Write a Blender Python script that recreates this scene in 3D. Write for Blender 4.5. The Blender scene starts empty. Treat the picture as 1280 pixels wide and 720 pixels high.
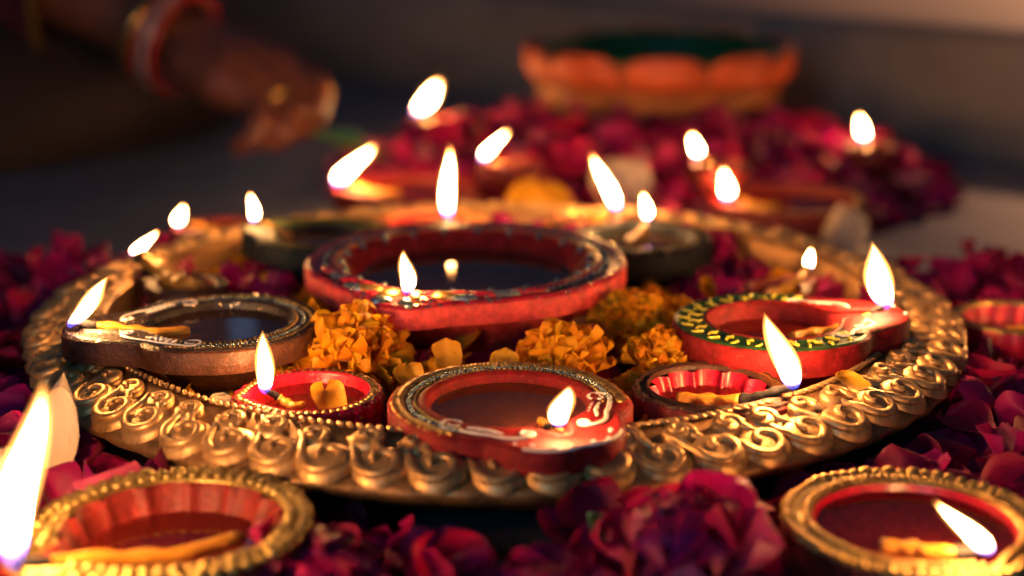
import bpy, math, random
from math import sin, cos, pi, exp, radians as rad
from mathutils import Vector, Matrix, Euler
random.seed(11)
scene = bpy.context.scene
COL = scene.collection

# ------------------------------------------------------------------ camera
CAM_LOC = (0.0, -0.66064, 0.22968)
cd = bpy.data.cameras.new('camera'); cam = bpy.data.objects.new('camera', cd); COL.objects.link(cam)
cam.location = CAM_LOC
cam.rotation_euler = (rad(90 - 15.581), 0, rad(-0.5907))
cd.sensor_width = 36; cd.lens = 55.0; cd.clip_start = 0.01; cd.clip_end = 60
cd.dof.use_dof = True; cd.dof.focus_distance = 0.568; cd.dof.aperture_fstop = 4.0
scene.camera = cam
# ------------------------------------------------------------------ world and lamps
world = bpy.data.worlds.new('World'); scene.world = world; world.use_nodes = True
bg = world.node_tree.nodes['Background']
bg.inputs[0].default_value = (0.27, 0.38, 0.74, 1); bg.inputs[1].default_value = 0.068
def lamp(name, kind, loc, target, energy, color, **kw):
    ld = bpy.data.lights.new(name, kind); ld.energy = energy; ld.color = color
    for k, v in kw.items(): setattr(ld, k, v)
    o = bpy.data.objects.new(name, ld); COL.objects.link(o); o.location = loc
    o.rotation_euler = (Vector(target) - Vector(loc)).to_track_quat('-Z', 'Y').to_euler()
    return o
# dusk light through a doorway behind the camera, a second opening behind the scene, warm room lamp over the step
lamp('doorway_light', 'AREA', (-0.8, -2.0, 0.70), (0, -0.1, 0.03), 7.0, (0.20, 0.62, 1.0), shape='RECTANGLE', size=0.45, size_y=0.9)
lamp('window_light', 'AREA', (-0.55, 2.6, 1.25), (-0.1, 0.1, 0.0), 0.05, (0.25, 0.55, 1.0), shape='RECTANGLE', size=0.025, size_y=0.9)
lamp('room_lamp', 'SPOT', (1.05, 1.75, 1.0), (0.72, 1.05, 0.1), 85.0, (1.0, 0.45, 0.22), spot_size=rad(46), spot_blend=0.8, shadow_soft_size=0.12)
vs = scene.view_settings
vs.view_transform = 'Standard'; vs.look = 'None'; vs.exposure = 0.0; vs.gamma = 1.0; vs.use_curve_mapping = False
scene.cycles.use_denoising = True
scene.cycles.sample_clamp_indirect = 4.0
scene.cycles.sample_clamp_direct = 0.0
scene.cycles.max_bounces = 6; scene.cycles.transparent_max_bounces = 16
scene.cycles.caustics_reflective = False; scene.cycles.caustics_refractive = False

# ------------------------------------------------------------------ node helpers
class NT:
    def __init__(s, name):
        s.m = bpy.data.materials.new(name); s.m.use_nodes = True
        s.t = s.m.node_tree; s.t.nodes.clear(); s.out = s.t.nodes.new('ShaderNodeOutputMaterial')
    def n(s, kind, ins=None, **props):
        nd = s.t.nodes.new('ShaderNode' + kind)
        for k, v in props.items(): setattr(nd, k, v)
        for k, v in (ins or {}).items():
            if isinstance(v, bpy.types.NodeSocket): s.t.links.new(v, nd.inputs[k])
            else: nd.inputs[k].default_value = v
        return nd
    def ramp(s, fac, stops, interp='LINEAR'):
        nd = s.n('ValToRGB', {'Fac': fac}); cr = nd.color_ramp; cr.interpolation = interp
        while len(cr.elements) < len(stops): cr.elements.new(0.5)
        for e, (p, c) in zip(cr.elements, stops):
            e.position = p; e.color = (c[0], c[1], c[2], 1) if not isinstance(c, (int, float)) else (c, c, c, 1)
        return nd.outputs['Color']
    def mix(s, f, a, b, blend='MIX'):
        nd = s.n('Mix', data_type='RGBA', blend_type=blend)
        for i, v in ((0, f), (6, a), (7, b)):
            if isinstance(v, bpy.types.NodeSocket): s.t.links.new(v, nd.inputs[i])
            else: nd.inputs[i].default_value = v if i == 0 else (v[0], v[1], v[2], 1)
        return nd.outputs[2]
    def math(s, op, a, b=0.0):
        nd = s.n('Math', operation=op)
        for i, v in ((0, a), (1, b)):
            if isinstance(v, bpy.types.NodeSocket): s.t.links.new(v, nd.inputs[i])
            else: nd.inputs[i].default_value = v
        return nd.outputs[0]
    def coord(s): return s.n('TexCoord').outputs['Object']
    def noise(s, scale, detail=4, vec=None, rough=0.55):
        return s.n('TexNoise', {'Vector': vec or s.coord(), 'Scale': scale, 'Detail': detail, 'Roughness': rough}).outputs['Fac']
    def bump(s, h, strength=0.3, dist=0.001):
        return s.n('Bump', {'Height': h, 'Strength': strength, 'Distance': dist}).outputs['Normal']
    def done(s, surf):
        s.t.links.new(surf, s.out.inputs['Surface']); return s.m

def scale_c(c, k): return (c[0]*k, c[1]*k, c[2]*k)

def clay(name, col, rough=0.5, glitter=None, amount=0.0, wear=None, spec=0.5, coat=0.0):
    """painted clay: uneven brushed paint, some rubbed spots, optional glitter flecks"""
    t = NT(name); co = t.coord()
    nz = t.noise(140, 5, co); nf = t.noise(900, 3, co)
    c = t.ramp(nz, [(0.25, scale_c(col, 0.45)), (0.5, col), (0.78, scale_c(col, 1.35))])
    c = t.mix(0.55, c, t.ramp(t.noise(420, 5, co, 0.7), [(0.3, 0.35), (0.62, 1.0)]), 'MULTIPLY')
    if wear:
        w = t.ramp(t.noise(260, 6, co, 0.7), [(0.625, 0.0), (0.65, 0.8)])
        c = t.mix(w, c, wear)
    met = 0.0; rg = t.ramp(nf, [(0.3, max(rough-.12, .05)), (0.7, min(rough+.15, 1))])
    nrm = t.bump(t.mix(0.45, nz, nf), 0.75, 0.0011)
    if glitter:
        v = t.n('TexVoronoi', {'Vector': co, 'Scale': 750.0})
        r = t.n('SeparateColor', {'Color': v.outputs['Color']}).outputs[0]
        f = t.math('GREATER_THAN', r, 1.0 - amount)
        c = t.mix(f, c, glitter); met = t.math('MULTIPLY', f, 0.9)
        rg = t.mix(f, rg, (0.22, 0.22, 0.22))
        nrm = t.n('Bump', {'Height': v.outputs['Distance'], 'Strength': 0.45, 'Distance': 0.0006, 'Normal': nrm}).outputs['Normal']
    p = t.n('BsdfPrincipled', {'Base Color': c, 'Roughness': rg, 'Metallic': met, 'Normal': nrm, 'Specular IOR Level': spec, 'Coat Weight': coat, 'Coat Roughness': 0.2})
    return t.done(p.outputs[0])

def gold(name, col=(0.62, 0.33, 0.10), dark=(0.16, 0.075, 0.025), rough=0.34, scale=90, teal_glints=False):
    t = NT(name); co = t.coord()
    nz = t.noise(scale, 6, co, 0.65); nf = t.noise(1200, 3, co)
    c = t.ramp(nz, [(0.34, dark), (0.47, scale_c(col, .85)), (0.75, scale_c(col, 1.12))])
    rg = t.ramp(nz, [(0.3, rough+.25), (0.55, rough), (0.8, rough-.06)])
    met = 0.88
    if teal_glints:  # teal patches painted into the gold, standing for cool reflected light
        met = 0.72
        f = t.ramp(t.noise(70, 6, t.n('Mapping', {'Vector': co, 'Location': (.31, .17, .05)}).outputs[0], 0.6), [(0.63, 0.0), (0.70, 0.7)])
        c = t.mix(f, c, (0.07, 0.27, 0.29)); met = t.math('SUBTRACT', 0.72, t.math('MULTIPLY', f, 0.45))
    p = t.n('BsdfPrincipled', {'Base Color': c, 'Roughness': rg, 'Metallic': met, 'Normal': t.bump(t.mix(.5, nz, nf), 0.4, 0.0005)})
    return t.done(p.outputs[0])

def plain(name, col, rough=0.5, **kw):
    t = NT(name); nz = t.noise(kw.pop('scale', 200), 4)
    c = t.ramp(nz, [(0.25, scale_c(col, .7)), (0.75, scale_c(col, 1.2))])
    ins = {'Base Color': c, 'Roughness': rough, 'Normal': t.bump(nz, kw.pop('bump', .25), kw.pop('dist', .0005))}
    ins.update(kw)
    return t.done(t.n('BsdfPrincipled', ins).outputs[0])

def petal_mat(name, stops, transl=0.35, rough=0.45, vein=0.25):
    """thin petal; every petal takes its own hue, with fine veins and light coming through"""
    t = NT(name)
    oi = t.n('ObjectInfo').outputs['Random']; isl = t.n('NewGeometry').outputs['Random Per Island']
    f = t.math('FRACT', t.math('ADD', oi, isl))
    c = t.ramp(f, stops)
    uv = t.n('UVMap').outputs['UV']
    st = t.n('Mapping', {'Vector': uv, 'Scale': (26.0, 2.2, 1.0)}).outputs['Vector']
    vn = t.noise(1.6, 5, st, 0.6)
    c = t.mix(vein, c, t.ramp(vn, [(0.3, 0.25), (0.7, 1.0)]), 'MULTIPLY')
    ed = t.noise(3.0, 4, uv)
    c = t.mix(t.math('MULTIPLY', t.math('GREATER_THAN', ed, 0.64), 0.3), c, scale_c(stops[0][1], .4))
    nrm = t.bump(vn, 0.3, 0.0006)
    p = t.n('BsdfPrincipled', {'Base Color': c, 'Roughness': rough, 'Normal': nrm, 'Sheen Weight': 0.08, 'Sheen Roughness': 0.4, 'Specular IOR Level': 0.28})
    tr = t.n('BsdfTranslucent', {'Color': c, 'Normal': nrm})
    return t.done(t.n('MixShader', {0: transl, 1: p.outputs[0], 2: tr.outputs[0]}).outputs[0])

def flame_mat():
    t = NT('flame')
    h = t.n('Attribute', attribute_name='h').outputs['Fac']
    col = t.ramp(h, [(0.0, (0.03, 0.08, 1.0)), (0.10, (0.12, 0.13, 0.9)), (0.20, (1.0, 0.40, 0.16)), (0.35, (1.0, 0.48, 0.155)), (0.85, (1.0, 0.45, 0.13)), (1.0, (1.0, 0.22, 0.03))])
    st = t.ramp(h, [(0.0, 0.003), (0.09, 0.006), (0.20, 0.14), (0.34, 1.0), (0.72, 0.8), (0.86, 0.22), (0.95, 0.04), (1.0, 0.008)])
    em = t.n('Emission', {'Color': col, 'Strength': t.math('MULTIPLY', st, FLAME)})
    tr = t.n('BsdfTransparent')
    return t.done(t.n('AddShader', {0: em.outputs[0], 1: tr.outputs[0]}).outputs[0])
FLAME = 138.0

def mantle_mat():
    t = NT('flame_mantle')
    em = t.n('Emission', {'Color': (1.0, 0.36, 0.075, 1), 'Strength': 750.0})
    t.t.links.new(em.outputs[0], t.out.inputs['Volume']); return t.m

def oil_mat(name, tint, body, cloud):
    """slightly cloudy lamp oil: clear tint, a little scattering body, mirror surface"""
    t = NT(name)
    fr = t.n('Fresnel', {'IOR': 1.47})
    nz = t.bump(t.noise(30, 1), 0.006, 0.0005)
    gl = t.n('BsdfGlossy', {'Color': (1, 1, 1, 1), 'Roughness': 0.03, 'Normal': nz})
    tr = t.n('BsdfTransparent', {'Color': (*tint, 1)})
    df = t.n('BsdfDiffuse', {'Color': (*body, 1)})
    mx = t.n('MixShader', {0: cloud, 1: tr.outputs[0], 2: df.outputs[0]})
    return t.done(t.n('MixShader', {0: fr.outputs[0], 1: mx.outputs[0], 2: gl.outputs[0]}).outputs[0])

M = {}
M['flame'] = flame_mat(); M['mantle'] = mantle_mat()
M['tray_gold'] = gold('tray_gold', (0.70, 0.42, 0.17), (0.20, 0.115, 0.05), 0.43, teal_glints=True)
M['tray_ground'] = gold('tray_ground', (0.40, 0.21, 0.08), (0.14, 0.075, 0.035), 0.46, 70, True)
M['bead_gold'] = gold('bead_gold', (0.66, 0.40, 0.12), (0.20, 0.10, 0.03), 0.30, 160)
M['bead_olive'] = gold('bead_olive', (0.46, 0.32, 0.10), (0.14, 0.095, 0.03), 0.35, 160)
M['silver_teal'] = gold('silver_teal', (0.46, 0.56, 0.54), (0.09, 0.13, 0.12), 0.25, 200)
M['coral_clay'] = clay('coral_clay', (0.80, 0.075, 0.070), 0.5, wear=(0.66, 0.20, 0.10), spec=.3)
M['red_glitter'] = clay('red_glitter', (0.50, 0.010, 0.032), 0.35, glitter=(0.80, 0.62, 0.48), amount=0.14, coat=0.3)
M['red_clay'] = clay('red_clay', (0.28, 0.011, 0.013), 0.62, wear=(0.27, 0.075, 0.035), spec=.22)
M['red_gloss'] = clay('red_gloss', (0.52, 0.006, 0.032), 0.34, coat=0.25, spec=.35)
M['maroon_clay'] = clay('maroon_clay', (0.20, 0.018, 0.014), 0.5, spec=.3)
M['brown_clay'] = clay('brown_clay', (0.075, 0.024, 0.011), 0.45, wear=(0.17, 0.06, 0.028), spec=.35)
M['dark_clay'] = clay('dark_clay', (0.030, 0.018, 0.014), 0.38, glitter=(0.55, 0.42, 0.25), amount=0.05)
M['black_clay'] = clay('black_clay', (0.008, 0.009, 0.010), 0.6, spec=.2)
M['blue_black'] = clay('blue_black', (0.006, 0.016, 0.022), 0.55, spec=.2)
M['olive_paint'] = clay('olive_paint', (0.06, 0.075, 0.014), 0.55, spec=.25)
M['green_paint'] = clay('green_paint', (0.020, 0.085, 0.018), 0.42)
M['white_paint'] = plain('white_paint', (0.86, 0.78, 0.76), 0.42, scale=500)
M['pink_paint'] = plain('pink_paint', (0.62, 0.30, 0.34), 0.42, scale=500)
M['yellow_paint'] = plain('yellow_paint', (0.66, 0.58, 0.05), 0.42, scale=500)
M['orange_clay'] = clay('orange_clay', (0.72, 0.115, 0.026), 0.5)
M['ochre_clay'] = clay('ochre_clay', (0.40, 0.125, 0.028), 0.45, glitter=(0.8, 0.45, 0.15), amount=0.06)
M['urli_green'] = clay('urli_green', (0.010, 0.12, 0.022), 0.4)
M['wick'] = plain('wick', (0.50, 0.23, 0.022), 0.4, scale=700, bump=.6, **{'Subsurface Weight': 0.3, 'Subsurface Radius': (.004, .002, .001), 'Subsurface Scale': 0.5})
M['char'] = plain('char', (0.012, 0.010, 0.010), 0.85, scale=900, bump=.9)
M['oil_dark'] = oil_mat('oil_dark', (0.62, 0.30, 0.14), (0.10, 0.045, 0.03), .4); M['oil_brown'] = oil_mat('oil_brown', (0.7, 0.34, 0.16), (0.26, 0.075, 0.025), .45)
M['oil_red'] = oil_mat('oil_red', (0.80, 0.42, 0.24), (0.22, 0.018, 0.015), .3)
ROSE = [(0.0, (0.26, 0.003, 0.045)), (0.25, (0.58, 0.008, 0.075)), (0.5, (0.44, 0.006, 0.16)), (0.72, (0.66, 0.020, 0.12)), (0.88, (0.46, 0.010, 0.20)), (1.0, (0.72, 0.14, 0.24))]
M['rose'] = petal_mat('rose', ROSE, 0.42)
M['rose_flamelit'] = petal_mat('rose_flamelit', [(0.0, (0.10, 0.002, 0.03)), (0.25, (0.22, 0.003, 0.07)), (0.42, (0.70, 0.012, 0.15)), (0.6, (0.46, 0.006, 0.22)), (0.82, (0.78, 0.05, 0.20)), (1.0, (0.88, 0.34, 0.40))], 0.42)  # far heap petals: flame light put into the colour by brighter pinks
M['rose_dark'] = petal_mat('rose_dark', [(0.0, (0.17, 0.003, 0.04)), (0.5, (0.36, 0.005, 0.095)), (1.0, (0.38, 0.007, 0.16))], 0.38)
M['marigold'] = petal_mat('marigold', [(0.0, (0.92, 0.33, 0.006)), (0.5, (0.96, 0.45, 0.008)), (1.0, (0.95, 0.55, 0.014))], 0.5, 0.55, 0.1)
M['yellow_petal'] = petal_mat('yellow_petal', [(0.0, (0.72, 0.34, 0.02)), (1.0, (0.80, 0.46, 0.03))], 0.35, 0.5, 0.15)
M['cream'] = petal_mat('cream', [(0.0, (0.70, 0.56, 0.42)), (1.0, (0.74, 0.62, 0.50))], 0.35, 0.5, 0.12)
M['leaf'] = petal_mat('leaf', [(0.0, (0.08, 0.24, 0.13)), (1.0, (0.14, 0.32, 0.20))], 0.25, 0.4, 0.2)
M['stem'] = plain('stem', (0.14, 0.26, 0.03), 0.45)
M['skin'] = plain('skin', (0.19, 0.058, 0.028), 0.42, scale=160, bump=.3, **{'Subsurface Weight': 0.15, 'Subsurface Radius': (.006, .002, .001), 'Subsurface Scale': 0.5})
M['cloth_red'] = plain('cloth_red', (0.17, 0.012, 0.012), 0.75, scale=500, bump=.5)
M['cloth_dark'] = plain('cloth_dark', (0.020, 0.010, 0.008), 0.8, scale=500, bump=.5)
M['jewel_gold'] = gold('jewel_gold', (0.80, 0.48, 0.13), (0.5, 0.28, 0.07), 0.16)
M['bangle_red'] = plain('bangle_red', (0.32, 0.02, 0.02), 0.2)
M['bangle_white'] = plain('bangle_white', (0.30, 0.28, 0.28), 0.25)

def floor_mat():
    t = NT('floor_stone'); co = t.coord()
    a = t.noise(9, 8, co, 0.6); b = t.noise(120, 5, co, 0.6)
    c = t.ramp(a, [(0.3, (0.11, 0.122, 0.155)), (0.7, (0.18, 0.195, 0.235))])
    c = t.mix(0.5, c, t.ramp(b, [(0.3, 0.62), (0.7, 1.0)]), 'MULTIPLY')
    r = t.ramp(t.noise(30, 6, co), [(0.3, 0.34), (0.7, 0.52)])
    return t.done(t.n('BsdfPrincipled', {'Base Color': c, 'Roughness': r, 'Normal': t.bump(b, .15, .001)}).outputs[0])
def step_mat():
    t = NT('step_stone'); co = t.coord()
    a = t.noise(7, 8, co, 0.6); b = t.noise(90, 6, co, 0.6)
    c = t.ramp(a, [(0.3, (0.20, 0.155, 0.125)), (0.7, (0.32, 0.25, 0.20))])
    c = t.mix(0.5, c, t.ramp(b, [(0.3, 0.6), (0.7, 1.0)]), 'MULTIPLY')
    return t.done(t.n('BsdfPrincipled', {'Base Color': c, 'Roughness': 0.55, 'Normal': t.bump(b, .3, .001)}).outputs[0])
M['floor'] = floor_mat(); M['step'] = step_mat()

# ------------------------------------------------------------------ mesh helpers
class MB:
    """collects geometry for ONE mesh object"""
    def __init__(s): s.v = []; s.f = []; s.uv = {}; s.h = None
    def rings(s, rs, close=True, cap0=False, cap1=False):
        n = len(rs[0]); b = len(s.v)
        for r in rs: s.v += [tuple(p) for p in r]
        for i in range(len(rs)-1):
            for j in range(n if close else n-1):
                k = (j+1) % n
                s.f.append((b+i*n+j, b+i*n+k, b+(i+1)*n+k, b+(i+1)*n+j))
        if cap0: s.f.append(tuple(b+j for j in range(n-1, -1, -1)))
        if cap1: s.f.append(tuple(b+(len(rs)-1)*n+j for j in range(n)))
        return s
    def tube(s, path, rfun, n=8, flat=1.0, up=(0, 0, 1), twist=0.0):
        P = [Vector(p) for p in path]; rs = []; up = Vector(up)
        for i, p in enumerate(P):
            t = (P[min(i+1, len(P)-1)] - P[max(i-1, 0)]).normalized()
            a = t.cross(up)
            if a.length < 1e-4: a = t.cross(Vector((1, 0, 0)))
            a.normalize(); b = a.cross(t).normalized()
            r = rfun(i/(len(P)-1)) if callable(rfun) else rfun
            q = [r*(1 + .13*cos(3*(2*pi*j/n) + twist*i)) if twist else r for j in range(n)]
            rs.append([p + a*(q[j]*cos(2*pi*j/n)) + b*(q[j]*flat*sin(2*pi*j/n)) for j in range(n)])
        return s.rings(rs, True, True, True)
    def ball(s, c, r, nu=8, nv=5, sq=1.0, ax=None):
        c = Vector(c); rx, ry, rz = (r, r, r*sq) if not isinstance(r, tuple) else r
        m = ax or Matrix.Identity(3); rs = []
        for i in range(nv):
            a = -pi/2 + pi*(i+0.35)/(nv-1+0.7)
            rs.append([c + m @ Vector((rx*cos(a)*cos(2*pi*j/nu), ry*cos(a)*sin(2*pi*j/nu), rz*sin(a))) for j in range(nu)])
        return s.rings(rs, True, True, True)
    def mesh(s, name):
        me = bpy.data.meshes.new(name); me.from_pydata(s.v, [], s.f); me.update()
        for p in me.polygons: p.use_smooth = True
        return me
    def build(s, name, mat, parent=None, sharp=None):
        me = s.mesh(name)
        if sharp: me.set_sharp_from_angle(angle=rad(sharp))
        return obj(name, me, mat, parent)
def obj(name, me, mat=None, parent=None):
    if mat is not None and len(me.materials) == 0: me.materials.append(M[mat] if isinstance(mat, str) else mat)
    o = bpy.data.objects.new(name, me); COL.objects.link(o)
    if parent is not None: o.parent = parent
    return o
def tag(o, label=None, cat=None, group=None, kind=None):
    if label: o['label'] = label
    if cat: o['category'] = cat
    if group: o['group'] = group
    if kind: o['kind'] = kind
    return o
def thing(name, label, cat, loc=(0, 0, 0), rz=0.0, group=None):
    o = bpy.data.objects.new(name, None); COL.objects.link(o); o.empty_display_size = 0.01
    o.location = loc; o.rotation_euler = (0, 0, rz)
    return tag(o, label, cat, group)

# ------------------------------------------------------------------ setting
b = MB(); N = 40
b.v = [(-6, -3, 0), (6, -3, 0), (6, 9, 0), (-6, 9, 0)]; b.f = [(0, 1, 2, 3)]
tag(b.build('floor', 'floor'), kind='structure')
# stone step running obliquely behind the flowers: face from right front to left back, with a rounded nosing
A0 = Vector((1.40, -0.316, 0)); A1 = Vector((-2.6, 3.08, 0)); dv = (A1-A0).normalized(); nv = Vector((dv.y, -dv.x, 0))
if nv.dot(Vector((0, 1, 0))) < 0: nv = -nv
prof = [(0, -0.02), (0, 0.084), (0.0015, 0.091), (0.006, 0.096), (0.013, 0.098), (0.05, 0.0985), (3.5, 0.0985)]
rs = []
for i in range(61):
    p = A0 + (A1-A0)*(i/60); rs.append([p + nv*d + Vector((0, 0, z)) for d, z in prof])
b = MB(); b.rings(rs, close=False)
tag(b.build('stone_step', 'step', sharp=60), kind='structure')

# ------------------------------------------------------------------ the tray
def band_z(r):
    pts = [(0.168, 0.0410), (0.1715, 0.0432), (0.176, 0.0418), (0.190, 0.0388), (0.197, 0.0362), (0.2, 0.0345)]
    for (r0, z0), (r1, z1) in zip(pts, pts[1:]):
        if r <= r1: return z0 + (z1-z0)*(r-r0)/(r1-r0)
    return 0.0345 - (r-0.2)*0.9
tray = thing('tray', 'large round golden tray with scroll patterned rim holding the lamps', 'tray')
NU = 64
def lathe(prof, n, mod=None):
    return [[((r + (mod(r, z, 2*pi*j/n) if mod else 0))*cos(2*pi*j/n), (r + (mod(r, z, 2*pi*j/n) if mod else 0))*sin(2*pi*j/n), z) for j in range(n)] for r, z in prof]
b = MB(); b.rings(lathe([(0.002, 0.0148), (0.06, 0.015), (0.12, 0.015), (0.150, 0.0155), (0.160, 0.019), (0.1655, 0.029), (0.168, 0.0405)], 160)); b.f.append(tuple(range(159, -1, -1)))
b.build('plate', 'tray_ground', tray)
def scal(r, z, a): return 0.0012*abs(sin(a*NU/2))*max(0, min(1, (r-0.185)/0.01)) if z > .02 else 0
prof = [(0.168, 0.0405), (0.1715, 0.0424), (0.176, 0.0410), (0.190, 0.0377), (0.1950, 0.0350), (0.1975, 0.0335), (0.1985, 0.0318), (0.1965, 0.0290), (0.186, 0.0228), (0.168, 0.0135), (0.145, 0.006), (0.125, 0.004), (0.120, 0.0005), (0.110, 0.0005), (0.02, 0.0006)]
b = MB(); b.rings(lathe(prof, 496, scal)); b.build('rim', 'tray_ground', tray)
# rope twist along the inner edge
b = MB()
for j in range(300):
    a = 2*pi*j/300; c = Vector((0.1712*cos(a), 0.1712*sin(a), 0.0432))
    m = Matrix.Rotation(a + 0.95, 3, 'Z')
    b.ball(c, (0.0026, 0.0011, 0.0011), 6, 4, ax=m)
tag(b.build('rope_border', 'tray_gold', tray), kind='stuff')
def on_band(x, y, lift):   # local (radial offset handled by caller): project to band surface
    r = math.hypot(x, y); return Vector((x, y, band_z(r) + lift))
def scroll_mesh(rc, ro, hgt, turns, wid, rot0, tail):
    """low embossed disc with a spiral ridge rolled on it and a tail running to its neighbour"""
    b = MB(); rs = []
    for f, q in ((1.0, -.75), (.985, .20), (.88, .62), (.70, .86), (.45, .97), (.2, 1.0)):
        rs.append([on_band(rc + ro*f*.96*cos(2*pi*j/18), ro*f*1.10*sin(2*pi*j/18), hgt*q) for j in range(18)])
    b.rings(rs, cap1=True)
    path = [on_band(x, y, hgt*.35) for x, y in tail]; rr = [wid*(.4+.6*i/max(1, len(tail))) for i in range(len(tail))]; n = 26
    for i in range(n):
        q = i/(n-1); a = rot0 + turns*2*pi*q; f = .86*(1-.78*q)
        path.append(on_band(rc + ro*f*.96*cos(a), ro*f*1.10*sin(a), hgt*(.72+.50*q))); rr.append(wid*(1-.35*q))
    b.tube(path, lambda v: rr[min(int(round(v*(len(rr)-1))), len(rr)-1)], 7, flat=.8)
    return b.mesh('scroll')
me_o = scroll_mesh(0.1918, 0.0089, 0.0021, 1.1, 0.0021, -pi/2, [(0.1790, -0.0145), (0.1812, -0.0128), (0.1842, -0.0110), (0.1882, -0.0100)])
me_i = scroll_mesh(0.1800, 0.0054, 0.0023, 0.9, 0.0017, 0.9, [(0.1870, 0.0085), (0.1850, 0.0070)])
for k in range(NU):
    a = 2*pi*k/NU
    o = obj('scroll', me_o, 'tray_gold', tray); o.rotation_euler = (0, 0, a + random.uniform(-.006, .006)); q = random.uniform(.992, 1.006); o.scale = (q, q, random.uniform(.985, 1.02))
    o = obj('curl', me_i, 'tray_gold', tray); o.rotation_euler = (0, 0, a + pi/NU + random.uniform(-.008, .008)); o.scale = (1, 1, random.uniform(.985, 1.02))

# ------------------------------------------------------------------ flames and oil lamps
def flame(parent, base, dx, h, w, yaw, dy=0.0):
    """teardrop of burning gas; dx, dy lean in world axes"""
    n, m = 16, 22; b = MB(); rs = []; hs = []
    lean = Matrix.Rotation(-yaw, 3, 'Z') @ Vector((dx, dy, 0)); side = Matrix.Rotation(-yaw, 3, 'Z') @ Vector((1, 0, 0))
    wob = random.choice((-1, 1))*random.uniform(.04, .17); ea = random.uniform(.48, .66); eb = random.uniform(1.05, 1.5); pk = (ea/(ea+eb))**ea*(eb/(ea+eb))**eb
    for i in range(m):
        s = i/(m-1); ss = min(max(s, 0.004), 0.996)
        r = w*0.5*.70*(ss**ea)*((1-ss)**eb)/pk
        c = Vector(base) + lean*(s**1.15) + Vector((0, 0, h*s)) + side*(w*wob*sin(s*pi*1.6))
        rs.append([c + Vector((r*cos(2*pi*j/n), r*sin(2*pi*j/n), 0)) for j in range(n)]); hs += [s]*n
    b.rings(rs, True, True, True); me = b.mesh('flame')
    at = me.attributes.new('h', 'FLOAT', 'POINT')
    for i, s in enumerate(hs): at.data[i].value = s
    fo = obj('flame', me, 'flame', parent)
    b2 = MB(); rs2 = []
    for i in range(m):
        s = i/(m-1); ss = min(max(s, 0.004), 0.996)
        r = w*0.5*1.06*(ss**(ea+.17))*((1-ss)**(eb-.10))/pk*.98 + .00005
        sp = .05+1.0*s; c = Vector(base) + lean*(sp**1.15) + Vector((0, 0, h*sp)) + side*(w*wob*sin(sp*pi*1.6))
        rs2.append([c + Vector((r*cos(2*pi*j/n), r*sin(2*pi*j/n), 0)) for j in range(n)])
    b2.rings(rs2, True, True, True); me2_ = b2.mesh('flame_mantle'); at = me2_.attributes.new('h', 'FLOAT', 'POINT')
    for i, s in enumerate(hs): at.data[i].value = s
    obj('flame_mantle', me2_, 'mantle', fo)
    return fo

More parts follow.
